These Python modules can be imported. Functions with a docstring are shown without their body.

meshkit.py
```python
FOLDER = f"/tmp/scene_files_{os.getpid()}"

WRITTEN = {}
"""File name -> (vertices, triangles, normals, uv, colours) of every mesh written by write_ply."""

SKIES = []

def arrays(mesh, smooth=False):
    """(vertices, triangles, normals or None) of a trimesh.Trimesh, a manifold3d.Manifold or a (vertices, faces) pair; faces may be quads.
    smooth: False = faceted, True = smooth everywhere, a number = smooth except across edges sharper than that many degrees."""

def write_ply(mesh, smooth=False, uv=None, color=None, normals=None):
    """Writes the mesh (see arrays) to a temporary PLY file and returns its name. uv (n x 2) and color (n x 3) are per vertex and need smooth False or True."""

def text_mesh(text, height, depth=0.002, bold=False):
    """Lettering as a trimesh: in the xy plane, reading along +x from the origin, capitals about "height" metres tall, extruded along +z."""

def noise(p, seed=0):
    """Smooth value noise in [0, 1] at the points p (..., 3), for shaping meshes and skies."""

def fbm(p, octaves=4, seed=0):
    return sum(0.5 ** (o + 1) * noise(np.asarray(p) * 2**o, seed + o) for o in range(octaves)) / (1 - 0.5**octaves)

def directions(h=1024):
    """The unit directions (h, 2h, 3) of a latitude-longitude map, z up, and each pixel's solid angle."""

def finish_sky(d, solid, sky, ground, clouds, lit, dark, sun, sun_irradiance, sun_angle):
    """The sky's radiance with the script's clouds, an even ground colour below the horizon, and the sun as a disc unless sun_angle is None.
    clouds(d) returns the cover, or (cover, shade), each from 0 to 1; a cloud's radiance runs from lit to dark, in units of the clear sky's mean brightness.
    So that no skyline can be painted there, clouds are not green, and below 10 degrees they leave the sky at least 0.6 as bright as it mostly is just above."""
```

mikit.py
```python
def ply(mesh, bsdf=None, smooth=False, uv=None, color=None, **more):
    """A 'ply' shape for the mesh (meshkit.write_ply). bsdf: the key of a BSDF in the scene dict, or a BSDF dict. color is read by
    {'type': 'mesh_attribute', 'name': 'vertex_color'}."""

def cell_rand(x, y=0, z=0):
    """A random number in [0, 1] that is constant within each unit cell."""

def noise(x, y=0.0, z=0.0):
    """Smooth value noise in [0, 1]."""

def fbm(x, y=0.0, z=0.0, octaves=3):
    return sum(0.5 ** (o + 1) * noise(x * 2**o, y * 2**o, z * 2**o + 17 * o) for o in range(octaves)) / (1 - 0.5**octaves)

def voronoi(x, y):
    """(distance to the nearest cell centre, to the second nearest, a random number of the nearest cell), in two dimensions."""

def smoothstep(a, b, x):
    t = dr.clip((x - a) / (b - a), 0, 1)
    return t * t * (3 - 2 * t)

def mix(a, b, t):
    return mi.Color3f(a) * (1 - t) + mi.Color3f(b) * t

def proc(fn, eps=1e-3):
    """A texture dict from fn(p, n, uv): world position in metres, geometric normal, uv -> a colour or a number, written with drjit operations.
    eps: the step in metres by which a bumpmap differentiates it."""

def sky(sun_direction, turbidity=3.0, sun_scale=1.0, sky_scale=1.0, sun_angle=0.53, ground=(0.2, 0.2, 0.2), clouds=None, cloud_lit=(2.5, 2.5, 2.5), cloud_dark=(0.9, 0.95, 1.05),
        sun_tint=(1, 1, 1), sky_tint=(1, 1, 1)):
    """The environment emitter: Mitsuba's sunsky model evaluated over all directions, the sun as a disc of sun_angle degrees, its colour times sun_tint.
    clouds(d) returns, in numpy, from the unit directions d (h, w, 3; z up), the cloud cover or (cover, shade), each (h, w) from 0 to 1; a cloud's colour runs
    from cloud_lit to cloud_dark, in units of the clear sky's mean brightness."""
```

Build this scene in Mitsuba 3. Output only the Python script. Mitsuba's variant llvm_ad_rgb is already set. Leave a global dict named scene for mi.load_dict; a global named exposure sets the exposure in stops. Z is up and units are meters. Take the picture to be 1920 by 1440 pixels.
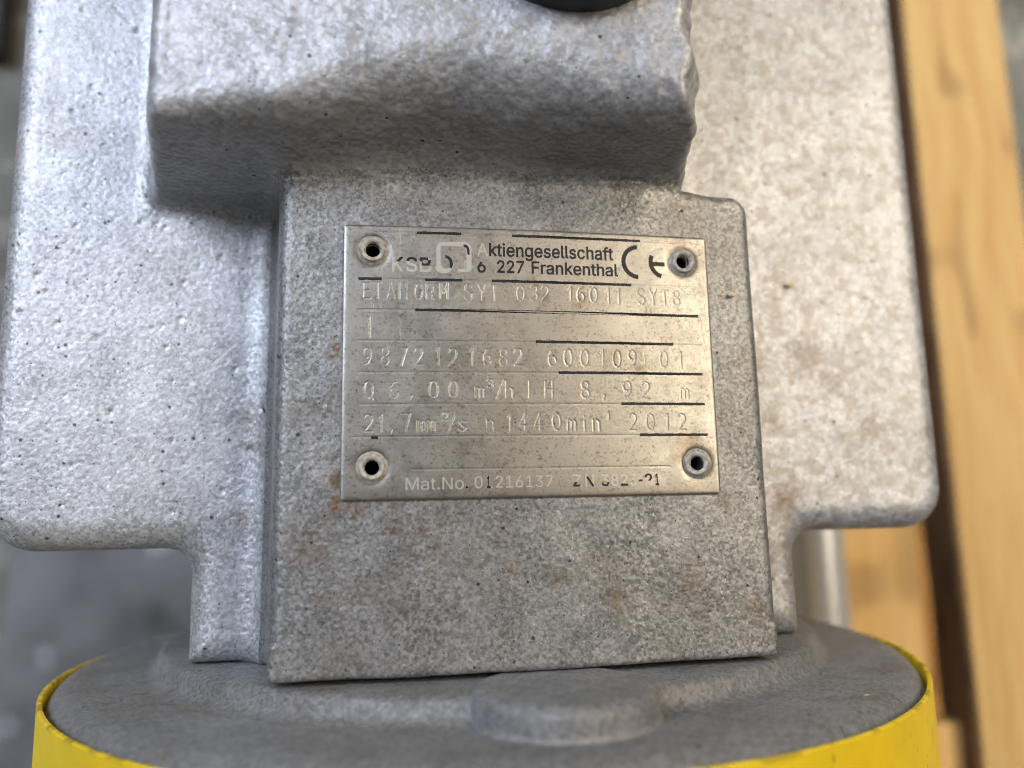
import math
import numpy as np
import trimesh
import drjit as dr
import mitsuba as mi
import mikit
import meshkit
from mikit import proc, noise, fbm, voronoi, cell_rand, smoothstep, mix

T = mi.ScalarTransform4f
scene, labels = {"type": "scene"}, {}
rng = np.random.default_rng(7)

# ------------------------------------------------------------------ camera, light, exposure
CAM = np.array([-0.03933, -0.03730, 0.19688])
FWD = np.array([0.16348, 0.15387, -0.97447])
UP = np.array([-0.0054, 0.98789, 0.15507])
scene["camera"] = {"type": "thinlens", "fov": 67.32, "fov_axis": "x", "near_clip": 0.01, "far_clip": 50.0,
                   "aperture_radius": 0.0025, "focus_distance": 0.203,
                   "to_world": T().look_at(origin=CAM.tolist(), target=(CAM + FWD).tolist(), up=UP.tolist())}
exposure = 0.32


def lamp(key, pos, aim, w, h, rgb, label):
    scene[key] = {"type": "rectangle", "to_world": T().look_at(origin=pos, target=aim, up=[0, 1, 0.01]) @ T().scale([w / 2, h / 2, 1]),
                  "bsdf": {"type": "diffuse", "reflectance": {"type": "rgb", "value": 0.5}},
                  "emitter": {"type": "area", "radiance": {"type": "rgb", "value": rgb}}}
    labels[key] = {"label": label, "category": "lamp"}


scene["room_light"] = {"type": "constant", "radiance": {"type": "rgb", "value": [0.06, 0.06, 0.06]}}
lamp("window_lamp", [-1.75, 1.3, 2.1], [0, 0, 0], 1.9, 1.7, [4.4, 4.9, 6.0], "cool daylight panel high on the left side of the hall")
lamp("ceiling_lamp", [1.75, 0.8, 2.3], [0, 0, 0], 1.4, 2.0, [5.2, 4.45, 3.4], "warm ceiling lamp panel above the right side of the pallet")


# ------------------------------------------------------------------ materials
def mat(key, **p):
    scene[key] = {"type": "twosided", "bsdf": p}


def bumped(key, fn, scale, eps, **p):
    scene[key] = {"type": "twosided", "bsdf": {"type": "bumpmap", "arbitrary": {**proc(fn, eps)}, "scale": scale, "bsdf": p}}


def mm(p):
    return p.x * 1000.0, p.y * 1000.0, p.z * 1000.0


def spots(p, pts):
    """Soft stain mask from (x, y, radius, strength) in mm, with ragged edges."""
    x, y, z = mm(p)
    x2 = x + 3.0 * (noise(x * 0.6, y * 0.6, 3.0) - 0.5) + 1.2 * (noise(x * 2.1, y * 2.1, 8.0) - 0.5)
    y2 = y + 3.0 * (noise(x * 0.6, y * 0.6, 31.0) - 0.5) + 1.2 * (noise(x * 2.1, y * 2.1, 18.0) - 0.5)
    m = mi.Float(0)
    for a, b, r, s in pts:
        d = (dr.square(x2 - a) + dr.square(y2 - b)) / (r * r)
        m = dr.maximum(m, s * dr.exp(-d))
    return m


def cast(base, dirt, dirt_amt, fine=1.0, pits=0.0, stains=(), blotch=0.25, stain_col=(0.16, 0.085, 0.03), grain=1.0, dust=0.0, fade=None):
    """Silver-grey paint on sand-cast iron: flake glints painted as pale specks, mottling, pits and grime."""
    def fn(p, n, uv):
        x, y, z = mm(p)
        f = fine
        g = noise(x * 1.3 * f, y * 1.3 * f, z * 1.3 * f)
        g2 = noise(x * 2.7 * f, y * 2.7 * f, z * 2.7 * f + 9)
        b = fbm(x * 0.11, y * 0.11, z * 0.11 + 40, octaves=4)
        s = 0.96 + grain * (0.62 * smoothstep(0.15, 0.85, g) + 0.46 * smoothstep(0.1, 0.9, g2) - 0.54) + blotch * 2.0 * (b - 0.5)
        spark = smoothstep(0.82, 0.97, noise(x * 2.2 * f, y * 2.2 * f, z * 2.2 * f + 77))
        c = mi.Color3f(*base) * s + mi.Color3f(0.3, 0.3, 0.3) * (grain * spark)
        if fade:      # grimy pad with shade painted in, blending lighter towards the block
            c = c * (1 + 0.6 * smoothstep(fade[0], fade[1], y + 5 * (b - 0.5)))
        dm = smoothstep(0.5, 0.74, fbm(x * 0.07 + 11, y * 0.07, z * 0.07, octaves=5))
        dm = dm * (0.35 + 0.65 * smoothstep(0.35, 0.65, noise(x * 0.9, y * 0.9, z * 0.9 + 5)))
        c = mix(c, mi.Color3f(*dirt) * (0.7 + 0.6 * g), dm * dirt_amt)
        if dust > 0:     # tan dust settled on the side nearest the timber
            t = smoothstep(0.42, 0.68, noise(x * 0.42, y * 0.42, z * 0.42 + 21) * 0.6 + noise(x * 0.9, y * 0.9, z * 0.9 + 61) * 0.4)
            c = mix(c, mi.Color3f(0.34, 0.295, 0.24), dust * t * smoothstep(30, 80, x))
        if pits > 0:
            for q, k in ((0.22, 0.5), (0.5, 0.33)):
                d1, d2, r = voronoi(x * q + 3 * k, y * q + z * q)
                rad = 0.05 + 0.12 * noise(r * 91.0, 3.0)
                hole = (1 - smoothstep(rad * 0.7, rad, d1)) * dr.select(r < pits, 1.0, 0.0)
                c = c * (1 - 0.8 * hole)
        if stains:
            m = spots(p, stains)
            c = mix(c, mi.Color3f(*stain_col) * (0.6 + 0.8 * g), dr.minimum(m, 0.92))
        return dr.clip(c, 0.01, 0.95)
    return fn


def cast_bump(f=1.0):
    def fn(p, n, uv):
        x, y, z = mm(p)
        return noise(x * 1.1 * f, y * 1.1 * f, z * 1.1 * f) + 0.5 * noise(x * 2.3 * f, y * 2.3 * f, z * 2.3 * f + 5)
    return fn


def add_cast(key, fn, bump=0.00012, f=1.0, metallic=0.6, rough=0.5):
    bumped(key, cast_bump(f), bump, 2e-4, type="principled", base_color=proc(fn), metallic=metallic, roughness=rough, specular=0.5)


FLANGE_STAINS = [(-78, -12, 5, .5), (-76, -19, 4, .45), (-80, -40, 5, .4), (-74, 34, 6, .3), (78, 8, 7, .35), (98, 10, 6, .4), (88, -38, 5, .75),
                 (86, -12, 3, .4), (80, -55, 3.5, .5), (79, -60, 2.5, .6), (105, 1, 4, .35), (90, 22, 4, .25), (-71, -29, 1.3, .95), (120, -14, 5, .2),
                 (76, -40, 3, .5), (-90, -52, 5, .3)]
PAD_STAINS = [(-51.5, 2, 1.3, .95), (-51.5, -31, 1.8, .9), (-50.5, -36.5, 2.2, .95), (-46, -37.5, 2.5, .6), (-36, -37.6, 2.2, .4), (-52, -25, 1.2, .6), (50.6, -14, 1.0, .85),
              (51.2, -38, 2.0, .4), (-37, -43, 1.7, .8), (-30, -43.2, 1.3, .8), (-27, -47.6, 1.2, .8), (5, -55.5, 2.0, .55), (-8, -54, 2.5, .35),
              (58, -66, 4, .4), (40, -58, 2.4, .5), (20, -62, 3, .3), (-58, -48, 4, .3), (-54, -60, 3, .3), (59, 0, 4, .25), (-48, -73, 4, .3), (54.5, 20, .7, .9)]
add_cast("flange_paint", cast((0.57, 0.575, 0.585), (0.36, 0.29, 0.21), 0.25, 1.0, 0.16, FLANGE_STAINS, grain=0.75, dust=0.55), metallic=0.62, rough=0.5)
add_cast("shaded_pad_paint", cast((0.30, 0.297, 0.287), (0.21, 0.187, 0.158), 0.45, 1.15, 0.10, PAD_STAINS, blotch=0.3, grain=0.85, fade=(41, 53)), metallic=0.65, rough=0.5, bump=0.00009)  # dark base holds shade over the pad as well as grime
add_cast("housing_paint", cast((0.5, 0.5, 0.505), (0.40, 0.36, 0.32), 0.2, 0.7, 0.04, grain=0.5), metallic=0.5)
add_cast("cover_paint", cast((0.245, 0.243, 0.235), (0.16, 0.135, 0.105), 0.5, 0.9, 0.06, blotch=0.25, grain=0.6), bump=0.00009, metallic=0.35, rough=0.6)


def plate_color(p, n, uv):
    x, y, z = mm(p)
    b = fbm(x * 0.09, y * 0.09, 3.0, octaves=4)
    brush = noise(x * 0.35, y * 9.0, 2.0)
    c = mi.Color3f(0.42, 0.398, 0.352) * (0.80 + 0.25 * b + 0.10 * brush)
    u, v = 0.82 * x + 0.57 * y, 0.82 * y - 0.57 * x
    sp = 0.7 * smoothstep(0.64, 0.80, fbm(u * 1.5, v * 1.5, 7.0, octaves=3)) * (0.2 + 0.8 * smoothstep(0.38, 0.62, noise(u * 0.12, v * 0.12, 91.0)))
    fine = smoothstep(0.74, 0.9, noise(u * 1.9, v * 1.9, 23.0)) * 0.4
    c = mix(c, mi.Color3f(0.17, 0.12, 0.07), dr.minimum(0.75 * sp + fine, 0.85))
    m = spots(p, [(41, -22.5, 3.2, .65), (38.5, -25.5, 2.0, .55), (42, 33.5, 3.0, .4), (46, 29, 2.5, .3), (-31, 32, 2.2, .35), (28, -1.5, 1.3, .8), (22, 1.8, 1.4, .5),
                  (29.5, 2.6, 1.2, .6), (3, 17.8, 1.6, .5), (13, 16.2, 1.6, .45), (46, -5, 3, .25), (-38, -19.9, .9, .6), (10, -9, 2, .2), (-43, 4, 3, .2)])
    c = mix(c, mi.Color3f(0.22, 0.15, 0.075), m)
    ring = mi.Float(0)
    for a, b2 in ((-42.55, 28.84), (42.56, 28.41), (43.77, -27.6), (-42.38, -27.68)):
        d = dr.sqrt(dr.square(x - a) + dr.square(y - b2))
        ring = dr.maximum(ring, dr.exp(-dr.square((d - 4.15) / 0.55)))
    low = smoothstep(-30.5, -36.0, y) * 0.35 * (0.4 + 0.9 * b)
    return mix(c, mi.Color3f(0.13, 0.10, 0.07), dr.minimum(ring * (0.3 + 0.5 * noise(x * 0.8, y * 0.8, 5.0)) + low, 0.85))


def plate_rough(p, n, uv):
    x, y, z = mm(p)
    return 0.30 + 0.16 * fbm(x * 0.25, y * 0.25, 5.0, octaves=3) + 0.08 * noise(x * 1.4, y * 1.4, 9.0)


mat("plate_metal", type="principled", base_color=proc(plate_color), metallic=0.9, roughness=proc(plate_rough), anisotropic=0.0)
mat("ink", type="principled", base_color={"type": "rgb", "value": [0.012, 0.012, 0.015]}, roughness=0.5, specular=0.4)
mat("bare_lettering", type="principled", base_color={"type": "rgb", "value": [0.54, 0.51, 0.45]}, metallic=0.5, roughness=0.5)


def rivet_color(p, n, uv):
    x, y, z = mm(p)
    return mi.Color3f(0.50, 0.47, 0.40) * (0.55 + 0.8 * noise(x * 1.5, y * 1.5, z * 1.5))


mat("rivet_metal", type="principled", base_color=proc(rivet_color), metallic=0.25, roughness=0.6)
mat("bore_black", type="principled", base_color={"type": "rgb", "value": [0.015, 0.013, 0.011]}, roughness=0.8)


def yellow(p, n, uv):
    x, y, z = mm(p)
    c = mi.Color3f(0.84, 0.575, 0.010) * (0.88 + 0.2 * fbm(x * 0.1, y * 0.1, z * 0.1, octaves=3))
    d = smoothstep(0.70, 0.84, noise(x * 0.35, y * 0.16, z * 0.35) * 0.6 + noise(x * 1.1, y * 0.5, z * 1.1 + 4) * 0.4) * smoothstep(-80, 60, x)
    edge = smoothstep(-90.2, -89.0, y) * smoothstep(0.45, 0.7, noise(x * 0.4, z * 0.4, 3.0))
    return mix(c, mi.Color3f(0.13, 0.10, 0.02), dr.minimum(0.7 * d + 0.5 * edge, 0.8))


mat("yellow_paint", type="principled", base_color=proc(yellow), roughness=0.42, specular=0.5)


def wood(seed, tone):
    def fn(p, n, uv):
        x, y, z = mm(p)
        w = 4.0 * fbm(x * 0.02, y * 0.008, seed, octaves=3)
        g = noise(x * 0.28 + w * 2, y * 0.012, z * 0.28 + seed)
        g2 = noise(x * 1.1 + w, y * 0.03, z * 1.1 + seed)
        c = mix(mi.Color3f(0.97, 0.66, 0.27) * tone, mi.Color3f(0.76, 0.43, 0.15) * tone, smoothstep(0.2, 0.9, 0.65 * g + 0.35 * g2))
        k = smoothstep(0.74, 0.97, noise(x * 0.055 + seed, y * 0.02, 4.0))
        return mix(c, mi.Color3f(0.40, 0.24, 0.10), 0.55 * k)
    return fn


WOODS = []
for i, tone in enumerate((1.0, 1.04, 0.94)):
    mat(f"pallet_wood_{i}", type="principled", base_color=proc(wood(13.0 * i + 2, tone)), roughness=0.7, specular=0.3)
    WOODS.append(f"pallet_wood_{i}")


def concrete(p, n, uv):
    x, y, z = mm(p)
    b = fbm(x * 0.02, y * 0.02, 3.0, octaves=5)
    s = smoothstep(0.66, 0.78, noise(x * 0.06, y * 0.06, 8.0))
    return mi.Color3f(0.27, 0.275, 0.245) * (0.55 + 0.9 * b) + mi.Color3f(0.12, 0.12, 0.1) * s


mat("concrete", type="principled", base_color=proc(concrete), roughness=0.85, specular=0.2)


def base_paint(p, n, uv):
    x, y, z = mm(p)
    b = fbm(x * 0.018, y * 0.018, 3.0, octaves=4)
    s = smoothstep(0.72, 0.82, noise(x * 0.05, y * 0.05, 18.0))
    return mix(mi.Color3f(0.25, 0.247, 0.24) * (0.3 + 1.4 * b) + mi.Color3f(0.12, 0.12, 0.12) * s, mi.Color3f(0.08, 0.07, 0.06), spots(p, [(-178, -103, 9, 0.75), (-215, -60, 14, 0.2), (-250, -150, 16, 0.25)]))


mat("base_grey", type="principled", base_color=proc(base_paint), roughness=0.6, specular=0.3)
def plank_shade(p, n, uv):
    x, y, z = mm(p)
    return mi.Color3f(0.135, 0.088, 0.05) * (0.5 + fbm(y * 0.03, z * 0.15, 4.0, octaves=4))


mat("plank_shade", type="principled", base_color=proc(plank_shade), roughness=0.9, specular=0.1)  # dark brown that paints the shaded side of a plank
mat("rail_beige", type="principled", base_color={"type": "rgb", "value": [0.46, 0.43, 0.385]}, roughness=0.6)
mat("tube_silver", type="principled", base_color={"type": "rgb", "value": [0.74, 0.74, 0.74]}, metallic=0.5, roughness=0.35)
mat("black_plastic", type="principled", base_color={"type": "rgb", "value": [0.03, 0.03, 0.033]}, roughness=0.5, specular=0.5)
mat("crumb_wood", type="principled", base_color={"type": "rgb", "value": [0.72, 0.58, 0.30]}, roughness=0.8)


# ------------------------------------------------------------------ helpers
def normals_of(v, f):
    n = np.zeros_like(v)
    c = np.cross(v[f[:, 1]] - v[f[:, 0]], v[f[:, 2]] - v[f[:, 0]])
    for k in range(3):
        for a in range(3):
            n[:, a] += np.bincount(f[:, k], c[:, a], len(v))
    return n / np.maximum(np.linalg.norm(n, axis=1, keepdims=True), 1e-20)


def raw(v, f, n, bsdf):
    path = meshkit.write_ply((v, f), False, normals=n)
    return {"type": "ply", "filename": path, "face_normals": False, "bsdf": {"type": "ref", "id": bsdf}}


def add(key, mesh, bsdf, smooth=30):
    scene[key] = mikit.ply(mesh, bsdf, smooth=smooth)
    return key


def box(x0, x1, y0, y1, z0, z1, bevel=0.0):
    import manifold3d as m3
    b = bevel
    if b <= 0:
        m = trimesh.creation.box(bounds=[[x0, y0, z0], [x1, y1, z1]])
        return m
    s = m3.Manifold.sphere(b, 16)
    pts = [s.translate([x, y, z]) for x in (x0 + b, x1 - b) for y in (y0 + b, y1 - b) for z in (z0 + b, z1 - b)]
    h = m3.Manifold.batch_hull(pts).to_mesh()
    return trimesh.Trimesh(h.vert_properties[:, :3], h.tri_verts, process=False)


def lathe(profile, seg=96, a0=0.0, a1=2 * math.pi):
    """Revolve (r, h) about +z. Open sheet."""
    pr = np.asarray(profile, float)
    closed = abs(a1 - a0 - 2 * math.pi) < 1e-9
    th = np.linspace(a0, a1, seg, endpoint=not closed)
    v = np.stack([pr[:, None, 0] * np.cos(th), pr[:, None, 0] * np.sin(th), np.repeat(pr[:, 1:2], seg, 1)], -1)
    i, j = np.meshgrid(np.arange(len(pr) - 1), np.arange(seg if closed else seg - 1), indexing="ij")
    j2 = (j + 1) % seg
    q = np.stack([i * seg + j, i * seg + j2, (i + 1) * seg + j2, (i + 1) * seg + j], -1).reshape(-1, 4)
    return v.reshape(-1, 3), np.vstack([q[:, [0, 1, 2]], q[:, [0, 2, 3]]])


def dense(profile, step):
    p = np.asarray(profile, float)
    out = [p[:1]]
    for a, b in zip(p[:-1], p[1:]):
        k = max(1, int(np.linalg.norm(b - a) / step))
        out.append(a + (b - a) * (np.arange(1, k + 1) / k)[:, None])
    return np.vstack(out)


def arc(cx, cy, r, d0, d1, k=10):
    t = np.radians(np.linspace(d0, d1, k))
    return list(zip(cx + r * np.cos(t), cy + r * np.sin(t)))


# ------------------------------------------------------------------ the casting, as one signed distance field (mm)
def smin(a, b, k):
    h = np.clip(0.5 + 0.5 * (b - a) / k, 0, 1)
    return b + (a - b) * h - k * h * (1 - h)


def smax(a, b, k):
    return -smin(-a, -b, k)


def rbox2(x, y, x0, x1, y0, y1, r):
    qx, qy = np.abs(x - (x0 + x1) / 2) - (x1 - x0) / 2 + r, np.abs(y - (y0 + y1) / 2) - (y1 - y0) / 2 + r
    return np.hypot(np.maximum(qx, 0), np.maximum(qy, 0)) + np.minimum(np.maximum(qx, qy), 0) - r


def crown(x):
    """Height of the slightly curved name plate seat (mm)."""
    return 0.45 - x * x / 1900.0


EDGE_X = np.array([-110, -88, -66, -54, -42, -32, -23, -12, -2, 8, 18, 30, 45.0])
EDGE_Y = np.array([53.0, 53.6, 55.0, 57.4, 60.2, 61.9, 62.0, 60.0, 57.4, 55.4, 54.0, 53.2, 53.0])


def flange_d(x, y, z):
    w = rbox2(x, y, -148.8, 147.0, -48.0, 240.0, 14.0)
    nk = rbox2(x, y, -93.6, 91.6, -80.0, 60.0, 1.5)
    d = smin(w, nk, 9.0)
    t = np.abs(z + 50.0) - 15.0
    return smax(d, t, 9.0)


def pad_d(x, y, z):
    g = 0.15 * (0.45 - z)
    d = rbox2(x, y, -66.2 - g, 64.4 + g, -78.6, 62.0, 1.0)
    d = np.where((y > 20) & (x > 30), np.maximum(d, rbox2(x, y, -66.2 - g, 64.4 + g, -40, 50.0 + np.clip((44 - x) * 2.0, 0, 12), 5.5)), d)
    t = np.maximum(z - crown(x), -55 - z)
    return smax(d, t, np.where(y < -70, 1.6, 3.6))


def housing_d(x, y, z):
    g = 0.24 * (25.0 - z)
    left, right = -93.0 - g - x, x - (38.0 + np.where(z > 25, 2.1, 1.15) * g + 0.7 * np.sin(y * 0.21) * (z > 0) + 0.6 * np.sin(y * 0.47 + 1))
    ye = np.interp(x, EDGE_X, EDGE_Y)
    yb = np.interp(x, [-110, -60, 45], [53.5, 51.0, 54.5])
    zt = 20.0 + 18.0 * np.clip((x + 90.0) / 125.0, 0, 1)
    u = np.clip((zt - z) / (zt + 2.0), 0, 1)
    front = (ye + (yb - ye) * u) - y
    rr = np.interp(x, [-90, -40, 0, 45], [3.0, 5.0, 8.5, 5.0])
    top = z - zt
    h = np.clip(0.5 + 0.5 * (top - front) / (2.2 * rr), 0, 1)
    d = top * h + front * (1 - h) + 2.2 * rr * h * (1 - h)
    d = smax(d, left, 4.0)
    d = smax(d, right, 3.0)
    return np.maximum(d, -55 - z)


def casting(x, y, z):
    d = smin(flange_d(x, y, z), pad_d(x, y, z), 9.0)
    d = np.where(y < -74, np.maximum(d, -80.0 - y), d)
    return smin(d, housing_d(x, y, z), np.where(x < -64, 6.0, 8.0))


def surface_nets(fn, lo, hi, h):
    ax = [np.arange(lo[k], hi[k] + h / 2, h, dtype=np.float32) for k in range(3)]
    F = np.concatenate([fn(ax[0][i:i + 40, None, None], ax[1][None, :, None], ax[2][None, None, :]).astype(np.float32) for i in range(0, len(ax[0]), 40)])
    S = F < 0
    nx, ny, nz = F.shape
    cnt = np.zeros((nx - 1, ny - 1, nz - 1), np.uint8)
    for a in (0, 1):
        for b in (0, 1):
            for c in (0, 1):
                cnt += S[a:nx - 1 + a, b:ny - 1 + b, c:nz - 1 + c]
    cells = np.argwhere((cnt > 0) & (cnt < 8))
    ids = np.full(cnt.shape, -1, np.int32)
    ids[tuple(cells.T)] = np.arange(len(cells))
    acc, num = np.zeros((len(cells), 3)), np.zeros(len(cells))
    corner = [(a, b, c) for a in (0, 1) for b in (0, 1) for c in (0, 1)]
    val = {k: F[cells[:, 0] + k[0], cells[:, 1] + k[1], cells[:, 2] + k[2]] for k in corner}
    for k in corner:
        for a in range(3):
            if k[a] == 0:
                k2 = tuple(1 if i == a else k[i] for i in range(3))
                f0, f1 = val[k], val[k2]
                m = (f0 < 0) != (f1 < 0)
                t = f0[m] / (f0[m] - f1[m])
                p = np.tile(np.array(k, float), (m.sum(), 1))
                p[:, a] += t
                acc[m] += p
                num[m] += 1
    v = (cells + acc / num[:, None]) * h + np.array(lo)
    quads = []
    for a in range(3):
        b, c = (a + 1) % 3, (a + 2) % 3
        sl0, sl1 = [slice(None)] * 3, [slice(None)] * 3
        sl0[a], sl1[a] = slice(0, -1), slice(1, None)
        A, B = S[tuple(sl0)], S[tuple(sl1)]
        e = np.argwhere(A != B)
        ok = (e[:, b] > 0) & (e[:, c] > 0) & (e[:, b] < cnt.shape[b]) & (e[:, c] < cnt.shape[c])
        e = e[ok]
        flip = ~A[tuple(e.T)]
        def at(db, dc):
            q = e.copy()
            q[:, b] += db
            q[:, c] += dc
            return ids[tuple(q.T)]
        q = np.stack([at(-1, -1), at(0, -1), at(0, 0), at(-1, 0)], 1)
        q[flip] = q[flip][:, ::-1]
        quads.append(q)
    q = np.vstack(quads)
    q = q[(q >= 0).all(1)]
    return v, q


def project(v, fn, steps=3):
    e = 0.05
    for _ in range(steps):
        x, y, z = v.T
        d = fn(x, y, z)
        g = np.stack([fn(x + e, y, z) - fn(x - e, y, z), fn(x, y + e, z) - fn(x, y - e, z), fn(x, y, z + e) - fn(x, y, z - e)], 1) / (2 * e)
        gg = np.maximum((g * g).sum(1), 0.15)
        step = np.clip(d / gg, -0.6, 0.6)
        v = v - g * step[:, None]
    return v


V, Q = surface_nets(casting, (-150, -84, -68), (150, 158, 44), 1.0)
F3 = np.vstack([Q[:, [0, 1, 2]], Q[:, [0, 2, 3]]])
V = project(V, casting, 2)
top = (V[F3].mean(1)[:, 2] > -48) & (V[F3].mean(1)[:, 1] < 152)
V2, F2 = trimesh.remesh.subdivide(V, F3, face_index=np.nonzero(top)[0])
V = project(V2, casting, 2)
F3 = F2
N0 = normals_of(V, F3)
amp = 0.05 * (meshkit.noise(V / 2.6, 1) - 0.5) + 0.10 * (meshkit.noise(V / 1.3, 2) - 0.5) + 0.5 * (meshkit.fbm(V / 16.0, 3, 4) - 0.5)
hd = housing_d(*V.T)
amp *= np.where((flange_d(*V.T) < 1.5) & (hd > 3), 0.42, 1.0)
amp += np.where(hd < 3, 0.55 * (meshkit.noise(V / 4.5, 6) - 0.5) + 0.3 * (meshkit.noise(V / 2.0, 9) - 0.5), 0)
near_plate = (np.abs(V[:, 0]) < 52) & (V[:, 1] > -39) & (V[:, 1] < 38)
amp = np.where(near_plate & (V[:, 2] > -4), 0.35 * amp, amp)
# pits left by the sand mould
pit = np.stack([rng.uniform(-142, -72, 90), rng.uniform(-44, 130, 90), rng.uniform(0.4, 1.0, 90)], 1)
fl = (V[:, 2] < -20) & (V[:, 0] < -66)
idx = np.nonzero(fl)[0]
from scipy.spatial import cKDTree
tree = cKDTree(V[idx][:, :2])
for px, py, pr in pit:
    k = idx[tree.query_ball_point([px, py], 2.2 * pr)]
    r2 = ((V[k, 0] - px) ** 2 + (V[k, 1] - py) ** 2) / pr ** 2
    amp[k] -= 0.5 * pr * np.exp(-r2 * 1.6)
# broken parting line along the right edge of the housing
burr = (hd < 2.5) & (V[:, 0] > 34) & (V[:, 2] > 12)
amp += np.where(burr, 1.3 * np.clip(meshkit.noise(V / 5.0, 12) - 0.45, 0, 1), 0)
V = V + N0 * amp[:, None]
NN = normals_of(V, F3)
cen = V[F3].mean(1)
HOLES = [(-42.55, 28.84), (42.56, 28.41), (43.77, -27.6), (-42.38, -27.68)]
keep = np.ones(len(F3), bool)
for a, b in HOLES:
    keep &= ~((np.hypot(cen[:, 0] - a, cen[:, 1] - b) < 2.6) & (cen[:, 2] > -6))
dh, dp, df = housing_d(*cen.T), pad_d(*cen.T), flange_d(*cen.T)
kind = np.where(dh < np.minimum(dp, df) - 0.5, 2, np.where(dp < df - 0.5, 1, 0))


def cut(k):
    f = F3[keep & (kind == k)]
    u, inv = np.unique(f, return_inverse=True)
    return V[u] / 1000.0, inv.reshape(-1, 3), NN[u]


labels["pump"] = {"label": "silver-grey painted cast iron pump bracket carrying a riveted metal name plate", "category": "pump"}
scene["pump__mounting_flange"] = raw(*cut(0), "flange_paint")
labels["pump__mounting_flange"] = {"label": "wide pale silver flange with rounded lower corners and narrow necks"}
scene["pump__name_plate_seat"] = raw(*cut(1), "shaded_pad_paint")
labels["pump__name_plate_seat"] = {"label": "raised grey pad under the name plate, shade painted into its colour"}
scene["pump__bearing_housing"] = raw(*cut(2), "housing_paint")
labels["pump__bearing_housing"] = {"label": "raised cast block with a dark sloping front, above the name plate"}
# hidden lower body and foot that carry the bracket
lv, lf = lathe([(0.001, 0.0), (0.098, 0.0), (0.102, 0.004), (0.102, 0.21), (0.098, 0.214), (0.001, 0.214)], 96)
add("pump__lower_body", (np.stack([lv[:, 0], -0.068 + lv[:, 2], -0.155 + lv[:, 1]], 1), lf[:, ::-1]), "housing_paint")
add("pump__foot", box(-0.07, 0.07, -0.02, 0.12, -0.3225, -0.235, 0.004), "housing_paint")

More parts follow.
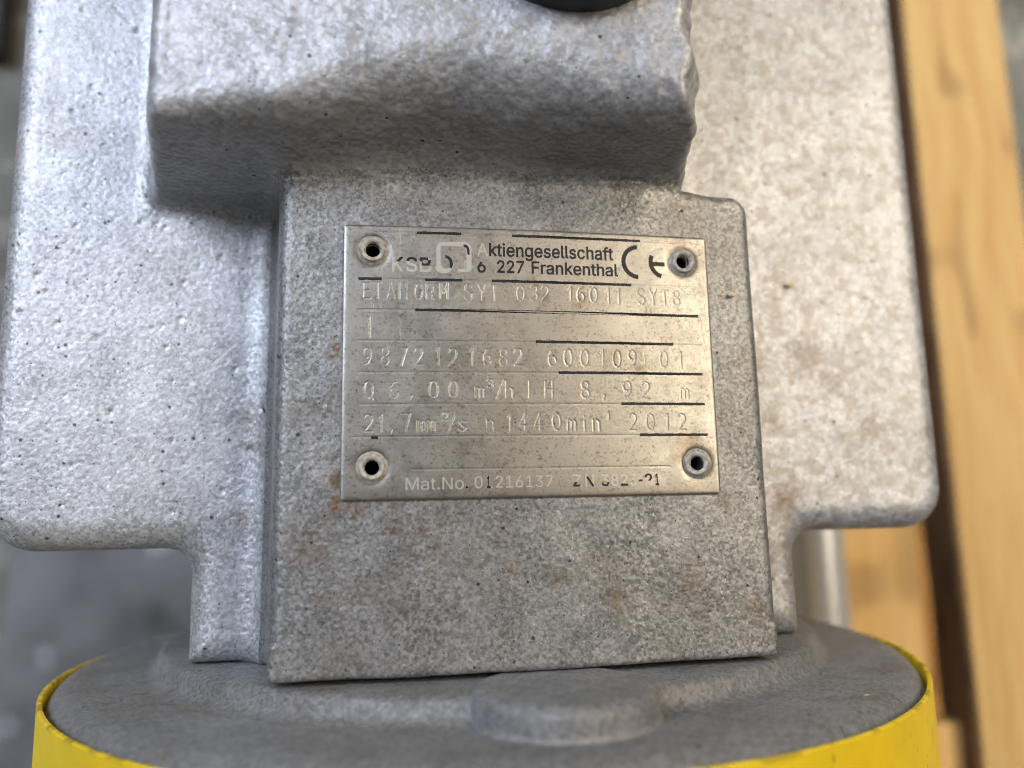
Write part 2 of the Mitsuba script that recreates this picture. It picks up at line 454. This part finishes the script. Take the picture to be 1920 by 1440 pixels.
# oil filler plug on top of the housing
pv, pf = lathe(dense([(0.0, 0.0075), (0.018, 0.0072)] + arc(0.0215, 0.004, 0.0034, 100, 0, 8) + [(0.0249, 0.0), (0.0249, -0.004)], 0.002), 96)
pv[:, :2] *= 1.1
add("pump__bearing_housing__oil_plug", (pv + np.array([0.0064, 0.1060, 0.0345]), pf[:, ::-1]), "black_plastic", 40)
labels["pump__bearing_housing__oil_plug"] = {"label": "round black plastic plug at the top edge"}

# ------------------------------------------------------------------ end cover (revolved about the shaft) and its boss
AX, AZ = 0.0, -0.094


def along_shaft(v):
    """lathe (x, y, height) -> world: height runs along +y (towards the housing)."""
    return np.stack([AX + v[:, 0], v[:, 2], AZ + v[:, 1]], 1)


prof = [(0.0, -0.0801), (0.100, -0.0801)] + [(0.1095 + 0.0024 * math.sin(a), -0.0825 + 0.0024 * math.cos(a)) for a in np.linspace(0, 1.3, 7)] + \
    [(0.1124, -0.0842), (0.1131, -0.0852), (0.1146, -0.0860), (0.118, -0.0862), (0.1315, -0.0863)] + [(0.1327 + 0.0080 * math.sin(a), -0.0943 + 0.0080 * math.cos(a)) for a in np.linspace(0.1, 1.57, 9)] + \
    [(0.1407, -0.13), (0.120, -0.132)]
ev, ef = lathe(dense(prof, 0.0008), 1500, 0.0, 2 * math.pi)
ev = along_shaft(ev)
ef = ef
en = normals_of(ev, ef)
if (en[len(en) // 4] @ np.array([0, 1, 0])) < 0:
    ef = ef[:, ::-1]
    en = -en
e_amp = 0.00010 * (meshkit.noise(ev / 0.0024, 21) - 0.5) + 0.00012 * (meshkit.noise(ev / 0.0011, 22) - 0.5) + 0.00010 * (meshkit.fbm(ev / 0.014, 3, 25) - 0.5)
ev = ev + en * e_amp[:, None]
scene["pump__end_cover"] = raw(ev, ef, normals_of(ev, ef), "cover_paint")
labels["pump__end_cover"] = {"label": "round dull grey end cover with a stepped hub, inside the yellow band"}
bp = [(0.0, 0.0005), (0.0155, 0.0)] + [(0.0190 + 0.0032 * math.sin(a), -0.0032 + 0.0032 * math.cos(a)) for a in np.linspace(0.1, 1.5, 8)] + [(0.0224, -0.0068), (0.0236, -0.0082), (0.027, -0.0095)]
bv, bf = lathe(dense(bp, 0.0007), 160)
bv = bv * np.array([1, 0.95, 1.0])
bw = np.stack([0.0022 + bv[:, 0], -0.0789 + bv[:, 2], 0.0130 + bv[:, 1]], 1)
bn = normals_of(bw, bf)
if bn[0] @ np.array([0, 1, 0]) < 0:
    bf, bn = bf[:, ::-1], -bn
bw = bw + bn * (0.00018 * (meshkit.noise(bw / 0.002, 31) - 0.5) + 0.0002 * (meshkit.fbm(bw / 0.012, 3, 33) - 0.5))[:, None]
scene["pump__end_cover__boss"] = raw(bw, bf, normals_of(bw, bf), "cover_paint")

# ------------------------------------------------------------------ name plate
PT = 1.3      # plate surface at its middle, mm


def sag(x):
    return PT - x * x / 1900.0


STROKES = {
    "0": [[(.5, 1), (.2, .9), (.05, .65), (.05, .35), (.2, .1), (.5, 0), (.8, .1), (.95, .35), (.95, .65), (.8, .9), (.5, 1)]],
    "1": [[(.2, .82), (.5, 1), (.5, 0)]],
    "2": [[(.05, .78), (.2, .95), (.5, 1), (.85, .92), (.95, .72), (.8, .5), (.05, 0), (.95, 0)]],
    "3": [[(.05, .9), (.4, 1), (.85, .92), (.92, .72), (.7, .54), (.4, .52)], [(.7, .54), (.95, .32), (.85, .08), (.45, 0), (.05, .1)]],
    "4": [[(.65, 0), (.65, 1), (.05, .3), (.95, .3)]],
    "6": [[(.8, .95), (.4, .9), (.1, .6), (.05, .3), (.2, .06), (.5, 0), (.82, .08), (.95, .3), (.8, .52), (.5, .58), (.2, .5), (.06, .34)]],
    "7": [[(.05, 1), (.95, 1), (.4, 0)]],
    "8": [[(.5, .53), (.18, .64), (.12, .82), (.28, .97), (.5, 1), (.74, .97), (.88, .82), (.82, .64), (.5, .53), (.12, .4), (.05, .2), (.22, .04), (.5, 0), (.78, .04), (.95, .2), (.88, .4), (.5, .53)]],
    "9": [[(.2, .03), (.6, .1), (.9, .4), (.95, .7), (.8, .94), (.5, 1), (.18, .92), (.05, .7), (.2, .48), (.5, .42), (.8, .5), (.94, .66)]],
    "E": [[(.95, 1), (.08, 1), (.08, 0), (.95, 0)], [(.08, .52), (.8, .52)]],
    "T": [[(.02, 1), (.98, 1)], [(.5, 1), (.5, 0)]],
    "A": [[(.02, 0), (.5, 1), (.98, 0)], [(.2, .36), (.8, .36)]],
    "N": [[(.08, 0), (.08, 1), (.92, 0), (.92, 1)]],
    "R": [[(.08, 0), (.08, 1), (.65, 1), (.92, .86), (.92, .64), (.65, .5), (.08, .5)], [(.55, .5), (.95, 0)]],
    "M": [[(.04, 0), (.04, 1), (.5, .35), (.96, 1), (.96, 0)]],
    "S": [[(.92, .85), (.7, 1), (.3, 1), (.08, .85), (.1, .65), (.5, .52), (.9, .38), (.94, .18), (.7, 0), (.3, 0), (.05, .14)]],
    "Y": [[(.03, 1), (.5, .5), (.97, 1)], [(.5, .5), (.5, 0)]],
    "H": [[(.08, 0), (.08, 1)], [(.92, 0), (.92, 1)], [(.08, .5), (.92, .5)]],
    "I": [[(.5, 0), (.5, 1)]],
    "m": [[(.02, 0), (.02, .62), (.25, .62), (.5, .5), (.5, 0)], [(.5, .5), (.75, .62), (.96, .5), (.96, 0)]],
    "n": [[(.1, 0), (.1, .65)], [(.1, .5), (.5, .66), (.85, .5), (.85, 0)]],
    "h": [[(.1, 0), (.1, 1)], [(.1, .45), (.5, .6), (.85, .45), (.85, 0)]],
    "i": [[(.5, 0), (.5, .6)], [(.5, .82), (.5, .88)]],
    "s": [[(.85, .55), (.5, .64), (.15, .5), (.5, .32), (.85, .16), (.5, 0), (.12, .1)]],
    "/": [[(.1, -.05), (.95, 1.05)]],
    ",": [[(.55, .1), (.35, -.14)]],
    "Q": [[(.5, 1), (.2, .9), (.05, .65), (.05, .35), (.2, .1), (.5, 0), (.8, .1), (.95, .35), (.95, .65), (.8, .9), (.5, 1)], [(.6, .25), (.98, -.05)]],
}
STROKES["O"] = STROKES["0"]
SMALL = {"\u00b2": "2", "\u00b3": "3", "\u00b9": "1"}
ROWS = [
    ("ETANORMSYT03216011SYT8", [-44.1, -41.2, -38.0, -34.7, -30.7, -27.8, -24.2, -17.6, -14.0, -10.6, -3.6, 0.0, 3.0, 10.0, 12.9, 16.4, 20.6, 23.6, 29.9, 33.4, 36.9, 40.2], 16.1, 4.1, 2.1),
    ("1", [-43.2], 5.9, 5.0, 2.2),
    ("987212168260010901", [-43.8, -39.4, -34.8, -30.7, -25.5, -21.8, -16.8, -12.9, -8.5, -4.7, 4.6, 8.8, 13.2, 18.4, 22.2, 26.7, 35.6, 40.6], -1.5, 4.5, 2.2),
    ("Q6,00m\u00b3/hIH8,92m", [-43.5, -37.0, -32.5, -26.9, -21.8, -15.0, -12.2, -9.7, -7.2, -1.9, 3.3, 13.2, 18.4, 24.7, 29.9, 41.1], -9.9, 4.3, 2.3),
    ("21,7mm\u00b2/sn1440min\u00b92012", [-43.4, -40.2, -37.5, -33.8, -30.0, -27.6, -24.0, -22.1, -19.5, -12.3, -7.2, -3.6, 0.4, 5.2, 9.2, 12.7, 15.9, 19.4, 25.8, 30.8, 35.7, 40.0], -18.5, 4.3, 2.2),
]
segs = []          # x0 y0 x1 y1 depth width
for text, xs, base, h, w in ROWS:
    for ch, x in zip(text, xs):
        hh, ww, bb = h, w, base
        if ch in SMALL:
            ch, hh, ww, bb = SMALL[ch], h * 0.48, w * 0.62, base + h * 0.62
        jx, jy, lean = rng.uniform(-.08, .08), rng.uniform(-.12, .12), rng.uniform(-.03, .03)
        deep = rng.uniform(0.048, 0.072)
        for line in STROKES[ch]:
            pts = [(x + jx + (a - .5) * ww + lean * b * hh, bb + jy + b * hh) for a, b in line]
            for (a, b), (c, d) in zip(pts[:-1], pts[1:]):
                segs.append((a, b, c, d, deep, 0.22))
RULES = [(34.05, -43.8, 47.9), (21.25, -46.2, 46.0), (13.05, -46.1, 46.5), (4.85, -46.0, 46.6), (-3.4, -45.9, 46.7), (-11.65, -45.8, 46.8), (-19.95, -47.3, 47.1), (-28.3, -32.1, 35.6)]
for y, a, b in RULES:
    segs.append((a, y, b, y + 0.02, 0.05, 0.24))
for s in [(45.2, 21.1, 47.9, 7.0), (46.3, 13.4, 48.3, 3.0), (-35.65, 34.9, -35.6, 4.6), (47.0, 10.6, 47.7, 5.2), (-43.0, 15.0, -43.1, 5.5), (-42.4, 14.6, -42.7, 8.5), (-43.6, 12.0, -43.3, 6.5), (36.5, 10.8, 36.6, 9.4),
          (30.1, 3.0, 30.3, -2.6), (-12, 33, -9, 31.5), (12, 9, 14, 8.3)]:
    segs.append((*s, 0.024, 0.14))
for _ in range(90):       # random handling scratches
    x, y, a, l = rng.uniform(-48, 48), rng.uniform(-34, 34), rng.uniform(0, math.pi), rng.uniform(0.8, 5)
    segs.append((x, y, x + l * math.cos(a), y + l * math.sin(a), rng.uniform(.008, .02), 0.12))
G = 0.14
gx, gy = np.arange(-50.1, 50.1 + G / 2, G), np.arange(-35.9, 35.9 + G / 2, G)
XX, YY = np.meshgrid(gx, gy, indexing="ij")
P3 = np.stack([XX, YY, 0 * XX], -1)
H = 0.07 * (meshkit.fbm(P3 / 9.0, 3, 41) - 0.5) + 0.010 * (meshkit.noise(P3 / 0.5, 43) - 0.5)
for x0, y0, x1, y1, dep, wid in segs:
    m = 3 * wid
    i0, i1 = np.searchsorted(gx, [min(x0, x1) - m, max(x0, x1) + m])
    j0, j1 = np.searchsorted(gy, [min(y0, y1) - m, max(y0, y1) + m])
    if i1 <= i0 or j1 <= j0:
        continue
    px, py = XX[i0:i1, j0:j1] - x0, YY[i0:i1, j0:j1] - y0
    dx, dy = x1 - x0, y1 - y0
    t = np.clip((px * dx + py * dy) / max(dx * dx + dy * dy, 1e-9), 0, 1)
    r2 = ((px - t * dx) ** 2 + (py - t * dy) ** 2) / (wid * wid)
    dd = -dep * np.exp(-r2) + 0.25 * dep * np.exp(-((np.sqrt(r2) - 1.9) / 0.6) ** 2)
    cur = H[i0:i1, j0:j1]
    H[i0:i1, j0:j1] = np.where(np.abs(dd) > 0.002, np.minimum(cur, cur * 0.3 + dd) if dep > 0.046 and wid > 0.2 else cur + dd, cur)
for a, b in HOLES:        # dished round the rivets
    r = np.hypot(XX - a, YY - b)
    H += -0.28 * np.exp(-((r - 3.4) / 1.1) ** 2)
edge = np.minimum(50.1 - np.abs(XX), 35.9 - np.abs(YY))
H += -0.30 * np.exp(-(edge / 0.3))
ZZ = sag(XX) + H
pid = np.arange(XX.size).reshape(XX.shape)
cxm, cym = (XX[:-1, :-1] + G / 2), (YY[:-1, :-1] + G / 2)
okc = rbox2(cxm, cym, -50.2, 50.2, -36.0, 36.0, 1.7) < 0
for a, b in HOLES:
    okc &= np.hypot(cxm - a, cym - b) > 2.3
q = np.stack([pid[:-1, :-1], pid[1:, :-1], pid[1:, 1:], pid[:-1, 1:]], -1)[okc]
pf = np.vstack([q[:, [0, 1, 2]], q[:, [0, 2, 3]]])
pv = np.stack([XX, YY, ZZ], -1).reshape(-1, 3)
pn = normals_of(pv, pf)
ed = np.vstack([pf[:, [0, 1]], pf[:, [1, 2]], pf[:, [2, 0]]])
key_ = np.sort(ed, 1)
_, first, count = np.unique(key_, axis=0, return_index=True, return_counts=True)
rim = ed[first[count == 1]]
u, inv = np.unique(rim, return_inverse=True)
inv = inv.reshape(-1, 2)
low = pv[u] - np.array([0, 0, 0.78])
sv = np.vstack([pv[u], low])
k = len(u)
sf = np.vstack([np.stack([inv[:, 1], inv[:, 0], inv[:, 0] + k], 1), np.stack([inv[:, 1], inv[:, 0] + k, inv[:, 1] + k], 1)])
sn = normals_of(sv, sf)
uu, inv2 = np.unique(pf, return_inverse=True)
av = np.vstack([pv[uu], sv]) / 1000
af = np.vstack([inv2.reshape(-1, 3), sf + len(uu)])
scene["pump__name_plate"] = raw(av, af, np.vstack([pn[uu], sn]), "plate_metal")
labels["pump__name_plate"] = {"label": "scratched steel name plate with stamped figures, held by four hollow rivets"}


def on_plate(mesh, lift=0.06):
    m = mesh.copy()
    v = m.vertices * 1.0
    m.vertices = np.stack([v[:, 0], v[:, 1], v[:, 2] + sag(v[:, 0]) + lift], 1) / 1000
    return m


def flat_text(text, x0, x1, base, cap, bold=False):
    """Lettering in mm, stretched to run from x0 to x1."""
    m = meshkit.text_mesh(text, cap, 0.05, bold)
    a, b = m.bounds[:, 0]
    m.vertices[:, 0] = x0 + (m.vertices[:, 0] - a) * (x1 - x0) / (b - a)
    m.vertices[:, 1] += base
    return m


def clip(m, x0, x1, y0, y1):
    for n, o in (((1, 0, 0), (x0, 0, 0)), ((-1, 0, 0), (x1, 0, 0)), ((0, 1, 0), (0, y0, 0)), ((0, -1, 0), (0, y1, 0))):
        m = trimesh.intersections.slice_mesh_plane(m, n, o)
    return m


from shapely import Polygon, Point, LineString, box as sbox, union_all


def poly(shape, depth=0.05):
    gs = [g for g in getattr(shape, "geoms", [shape]) if g.area > 0]
    return trimesh.util.concatenate([trimesh.creation.extrude_polygon(g, depth, engine="earcut") for g in gs])


def fine(m):
    """Split long triangles so that the print follows the curved plate."""
    v, f = trimesh.remesh.subdivide_to_size(m.vertices, m.faces, 3.0, max_iter=8)
    return trimesh.Trimesh(v, f, process=False)


PL = "pump__name_plate__"
RUL_INK = [(34.05, -31.1, -19.4), (34.0, -5.7, 30.4), (21.25, -46.2, -40.2), (21.24, -29.0, -19.2), (21.3, -11.4, 27.2), (13.05, -31.6, 46.45), (4.95, .15, 38.55), (-3.25, 6.1, 46.7), (-11.5, 23.0, 46.8), (-19.85, 27.8, 47.05), (-20.2, -42.6, -40.9)]
for i, (y, a, b) in enumerate(RUL_INK):
    xs = np.arange(a, b, 0.8).tolist() + [b]
    up = [(x, y + 0.36 + 0.035 * math.sin(x * 1.7 + i) + rng.uniform(-.04, .04)) for x in xs]
    dn = [(x, y - 0.36 + 0.035 * math.sin(x * 2.3 + i) + rng.uniform(-.04, .04)) for x in xs]
    add(PL + "printed_line" + (f"_{i:03d}" if i else ""), on_plate(poly(Polygon(up + dn[::-1]))), "ink", False)
add(PL + "printed_text", on_plate(fine(flat_text("ktiengesellschaft", -12.0, 22.4, 28.2, 3.45, True))), "ink", False)
t2 = [flat_text("227", -9.9, -2.6, 23.65, 3.3, True), flat_text("Frankenthal", -0.55, 23.6, 23.65, 3.3, True), clip(flat_text("6", -15.2, -12.9, 23.6, 3.4, True), -20, 0, 20, 26.4)]
add(PL + "printed_text_001", on_plate(fine(trimesh.util.concatenate(t2))), "ink", False)


def ring(cx, cy, r, w, d0, d1):
    return LineString([(cx + r * math.cos(t), cy + r * math.sin(t)) for t in np.radians(np.linspace(d0, d1, 40))]).buffer(w / 2, cap_style="flat")


ce = union_all([ring(29.55, 27.9, 4.25, 1.2, 92, 268), ring(37.2, 28.0, 4.0, 1.2, 152, 255), sbox(33.4, 27.0, 37.3, 28.15)])
add(PL + "printed_mark", on_plate(poly(ce)), "ink", False)
# ink left in the worn lettering
KX = [(-37.6, -34.7), (-34.0, -31.0), (-30.4, -27.3)]
ksb = [flat_text(c, a, b, 23.4, 3.8, True) for c, (a, b) in zip("KSB", KX)]
logo = Polygon([(-26, 24.5)] + [(-26, 30.0)] + arc(-24.4, 30.0, 1.6, 180, 90, 6) + arc(-18.6, 30.0, 1.9, 90, 0, 6) + [(-16.7, 25.0)] + arc(-18.2, 25, 1.5, 0, -90, 6) + arc(-24.2, 25.1, 1.8, -90, -180, 6)) \
    .difference(Polygon([(-24.9, 25.2), (-24.9, 30.6), (-18.1, 30.6), (-18.1, 24.4), (-20.4, 24.4), (-20.4, 23.0), (-22.6, 23.0), (-22.6, 24.4), (-24, 24.4)]))
logo = union_all([logo, ring(-24.1, 25.6, 2.15, 0.9, 80, -160)])
bare = [*ksb, poly(logo), flat_text("A", -15.15, -12.35, 28.2, 3.4), flat_text("D-", -18.6, -15.9, 23.7, 3.2)]
bare_lo = [flat_text("Mat.No.", -34.0, -18.2, -33.35, 3.0), flat_text("01216137", -16.6, 3.7, -33.2, 3.0)]
ZC = {}
for i, (c, x) in enumerate(zip("ZN3823-217", (10.1, 13.5, 17.7, 20.3, 22.9, 25.4, 27.4, 29.6, 32.0, 34.5))):
    hw = {"1": 0.5, "-": 0.55, "N": 1.2, "Z": 1.15}.get(c, 1.0)
    ZC[i] = flat_text(c, x - hw, x + hw, -33.15, 2.95, True)
bare_lo += list(ZC.values())
for i, m in enumerate((trimesh.util.concatenate(bare), trimesh.util.concatenate(bare_lo), poly(ring(37.2, 28.0, 4.0, 1.2, 92, 151)))):
    k = PL + "worn_lettering" + (f"_{i:03d}" if i else "")
    add(k, on_plate(fine(m), 0.005), "bare_lettering", False)
labels[PL + "worn_lettering"] = {"label": "pale worn lettering and emblem with little ink left"}
labels[PL + "worn_lettering_001"] = {"label": "pale worn number row along the lower edge"}
bits = [clip(ksb[0], -36.6, -34.4, 26.0, 28), clip(ksb[1], -34.2, -30.6, 26.2, 28), clip(ksb[1], -32.3, -30.6, 25.7, 26.4), clip(ksb[2], -30.6, -28.2, 26.2, 28), clip(ksb[2], -29.9, -27.0, 25.0, 26.6),
        poly(ring(-24.1, 25.7, 2.05, 0.8, 78, -32)), poly(LineString([(-18.5, 30.8), (-18.0, 30.6), (-17.6, 29.9), (-17.5, 28.6)]).buffer(0.33)),
        flat_text("1", -13.6, -12.5, -33.15, 2.9, True), poly(Point(-18.6, -33.0).buffer(0.33)), clip(ZC[0], 9.0, 10.9, -33.4, -32.0), poly(LineString([(12.9, -30.9), (14.3, -33.0)]).buffer(0.28)),
        clip(ZC[2], 16, 20, -33.6, -32.15), clip(ZC[4], 21, 25, -33.6, -32.6), ZC[6], clip(ZC[7], 28, 31, -32.0, -29), ZC[8]]
bits = [b for b in bits if len(b.faces)]
for i, b in enumerate(bits):
    add(PL + "ink_remnant" + (f"_{i:03d}" if i else ""), on_plate(fine(b), 0.08), "ink", False)

for i, (a, b) in enumerate(HOLES):
    k = PL + "rivet" + (f"_{i:03d}" if i else "")
    prof = [(4.1, -0.25), (3.9, 0.05), (3.5, 0.30), (3.2, 0.75)] + arc(2.75, 0.85, 0.42, 10, 95, 6) + [(2.25, 1.12), (2.0, 0.8), (1.85, 0.2), (1.8, -1.5)]
    v, f = lathe(dense(prof, 0.25), 72)
    v[:, 2] += 0.07 * (meshkit.noise(v / 0.9 + 7 * i, 51) - 0.5) * (v[:, 2] > 0.1)
    v[:, :2] *= 1 + 0.05 * (meshkit.noise(v / 1.6 + 9 * i, 52) - 0.5)[:, None]
    hx, hy, hz = a, b, sag(a)
    if i == 2:     # this one was set crooked, its flange shows on the right
        up = np.clip((v[:, 2] + 0.2), 0, 1)
        v[:, 0] += -0.75 * up
        v[:, 2] += 0.10 * v[:, 0] * up + 0.15 * up
    n = normals_of(v, f)
    if n[len(n) // 2, 2] < 0:
        f = f[:, ::-1]
    w = (v + np.array([hx, hy, hz])) / 1000
    scene[k] = raw(w, f, normals_of(w, f), "rivet_metal")
    off = -0.75 if i == 2 else 0.0
    v, f = lathe(dense([(1.83, 0.2), (1.8, -7.0), (0.0, -7.0)], 0.8), 48)
    add(PL + "rivet_bore" + (f"_{i:03d}" if i else ""), ((v + np.array([hx + off, hy, hz])) / 1000, f), "bore_black", True)
labels[PL + "rivet_002"] = {"label": "crooked hollow rivet set off-centre at the lower right corner"}

# ------------------------------------------------------------------ yellow guard band
ro, ri = 0.1424, 0.1410
gp = [(ri, -0.20), (ri, -0.0893), (ri + 0.0003, -0.0889), (ro - 0.0003, -0.0889), (ro, -0.0893), (ro, -0.20)]
gv, gf = lathe(dense(gp, 0.004), 360)
gv[:, 2] += 0.0004 * np.sin(np.arctan2(gv[:, 1], gv[:, 0]) * 5) * (gv[:, 2] > -0.1)
add("coupling_guard", (along_shaft(gv), gf), "yellow_paint", 35)
labels["coupling_guard"] = {"label": "bright yellow sheet metal guard band curved round the grey end cover at the bottom", "category": "guard"}

# ------------------------------------------------------------------ what the pump stands on
PZ = -0.33
scene["floor"] = mikit.ply((np.array([[-4, -4, -0.47], [4, -4, -0.47], [4, 4, -0.47], [-4, 4, -0.47]]), np.array([[0, 1, 2], [0, 2, 3]])), "concrete")
labels["floor"] = {"label": "mottled grey concrete floor", "category": "floor", "kind": "structure"}
add("added_base_plate", box(-0.262, 0.195, -0.42, 0.5, PZ, PZ + 0.008, 0.002), "base_grey", 30)  # added sheet, its grey stands in for shaded floor
add("added_base_plate__rail", box(0.196, 0.2335, -0.42, 0.5, PZ + 0.0005, PZ + 0.022, 0.003), "rail_beige", 30)
labels["added_base_plate__rail"] = {"label": "beige-grey painted rail along the right edge"}
labels["added_base_plate"] = {"label": "grey plate added under the pump, toned for shaded floor, blurred at lower left", "category": "base plate"}
tv, tf = lathe([(0.0, 0.0), (0.0195, 0.0), (0.020, 0.0006), (0.020, 0.40), (0.0, 0.40)], 64)
add("steel_tube", (np.stack([0.257 + tv[:, 0], -0.34 + tv[:, 2], PZ + 0.0201 + tv[:, 1]], 1), tf[:, ::-1]), "tube_silver", 40)
labels["steel_tube"] = {"label": "bright silver steel tube lying on the pallet beside the right neck of the pump", "category": "tube"}

labels["wooden_pallet"] = {"label": "new yellow-brown wooden pallet beneath the pump, blurred on the right", "category": "pallet"}
PX = [(-0.24, -0.15), (-0.115, -0.025), (0.01, 0.10), (0.135, 0.2255), (0.2625, 0.352), (0.389, 0.481)]
for i, (a, b) in enumerate(PX):
    add("wooden_pallet__plank" + (f"_{i:03d}" if i else ""), box(a, b, -0.45, 0.65, PZ - (0.036 if i == 5 else 0.016), PZ, 0.0025), WOODS[i % 3], 30)
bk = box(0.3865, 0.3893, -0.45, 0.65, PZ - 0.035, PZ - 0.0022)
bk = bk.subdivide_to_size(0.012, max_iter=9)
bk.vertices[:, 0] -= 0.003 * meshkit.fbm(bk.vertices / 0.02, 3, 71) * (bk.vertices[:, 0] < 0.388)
add("wooden_pallet__shade_strip", bk, "plank_shade", False)  # thin strip added to darken the outer plank's shaded side
labels["wooden_pallet__shade_strip"] = {"label": "dark brown strip painting the shade on the side of the outer plank"}
for i, yy in enumerate((-0.305, 0.06, 0.50)):
    add("wooden_pallet__stringer" + (f"_{i:03d}" if i else ""), box(-0.24, 0.35 if i == 1 else 0.386, yy, yy + 0.1, PZ - 0.042, PZ - 0.016, 0.002), WOODS[(i + 1) % 3], 30)
n = 0
for xx in (-0.24, 0.08, 0.33):
    for yy in (-0.40, 0.06, 0.50):
        add("wooden_pallet__block" + (f"_{n:03d}" if n else ""), box(xx, xx + 0.15, yy, yy + 0.1, -0.45, PZ - 0.042, 0.002), WOODS[n % 3], 30)
        n += 1
for i, (a, b) in enumerate([(-0.24, -0.1), (0.08, 0.2), (0.33, 0.48)]):
    add("wooden_pallet__runner" + (f"_{i:03d}" if i else ""), box(a, b, -0.45, 0.65, -0.47, -0.45, 0.002), WOODS[(i + 2) % 3], 30)


add("rubber_strip", box(-0.52, -0.3545, 0.340, 1.2, -0.47, -0.45, 0.006), "black_plastic", 30)
labels["rubber_strip"] = {"label": "black rubber strip on the floor, just showing in the top left corner", "category": "strip"}

# ------------------------------------------------------------------ crumbs of sawdust lying on the pump
def crumb(key, x, y, z, r, seed, label):
    m = trimesh.creation.icosphere(2, 1.0)
    v = np.array(m.vertices)
    v = v * (0.6 + 0.8 * meshkit.noise(v * 1.7 + seed, seed))[:, None] * np.array([1.2, 0.8, 0.55]) * r
    add(key, (v + np.array([x, y, z]), np.array(m.faces)), "crumb_wood", False)
    labels[key] = {"label": label, "category": "crumb"}


crumb("sawdust_crumb", 0.0572, 0.0197, -0.0003, 0.0009, 3, "tiny yellowish sawdust crumb on the grey pad right of the name plate's top corner")
crumb("sawdust_crumb_001", 0.0945, 0.0333, -0.0340, 0.0010, 5, "tiny yellow sawdust crumb on the right half of the pale flange")
crumb("sawdust_crumb_002", 0.0800, -0.0872, 0.012, 0.0013, 8, "small pale wood crumb lying on the round end cover at lower right")
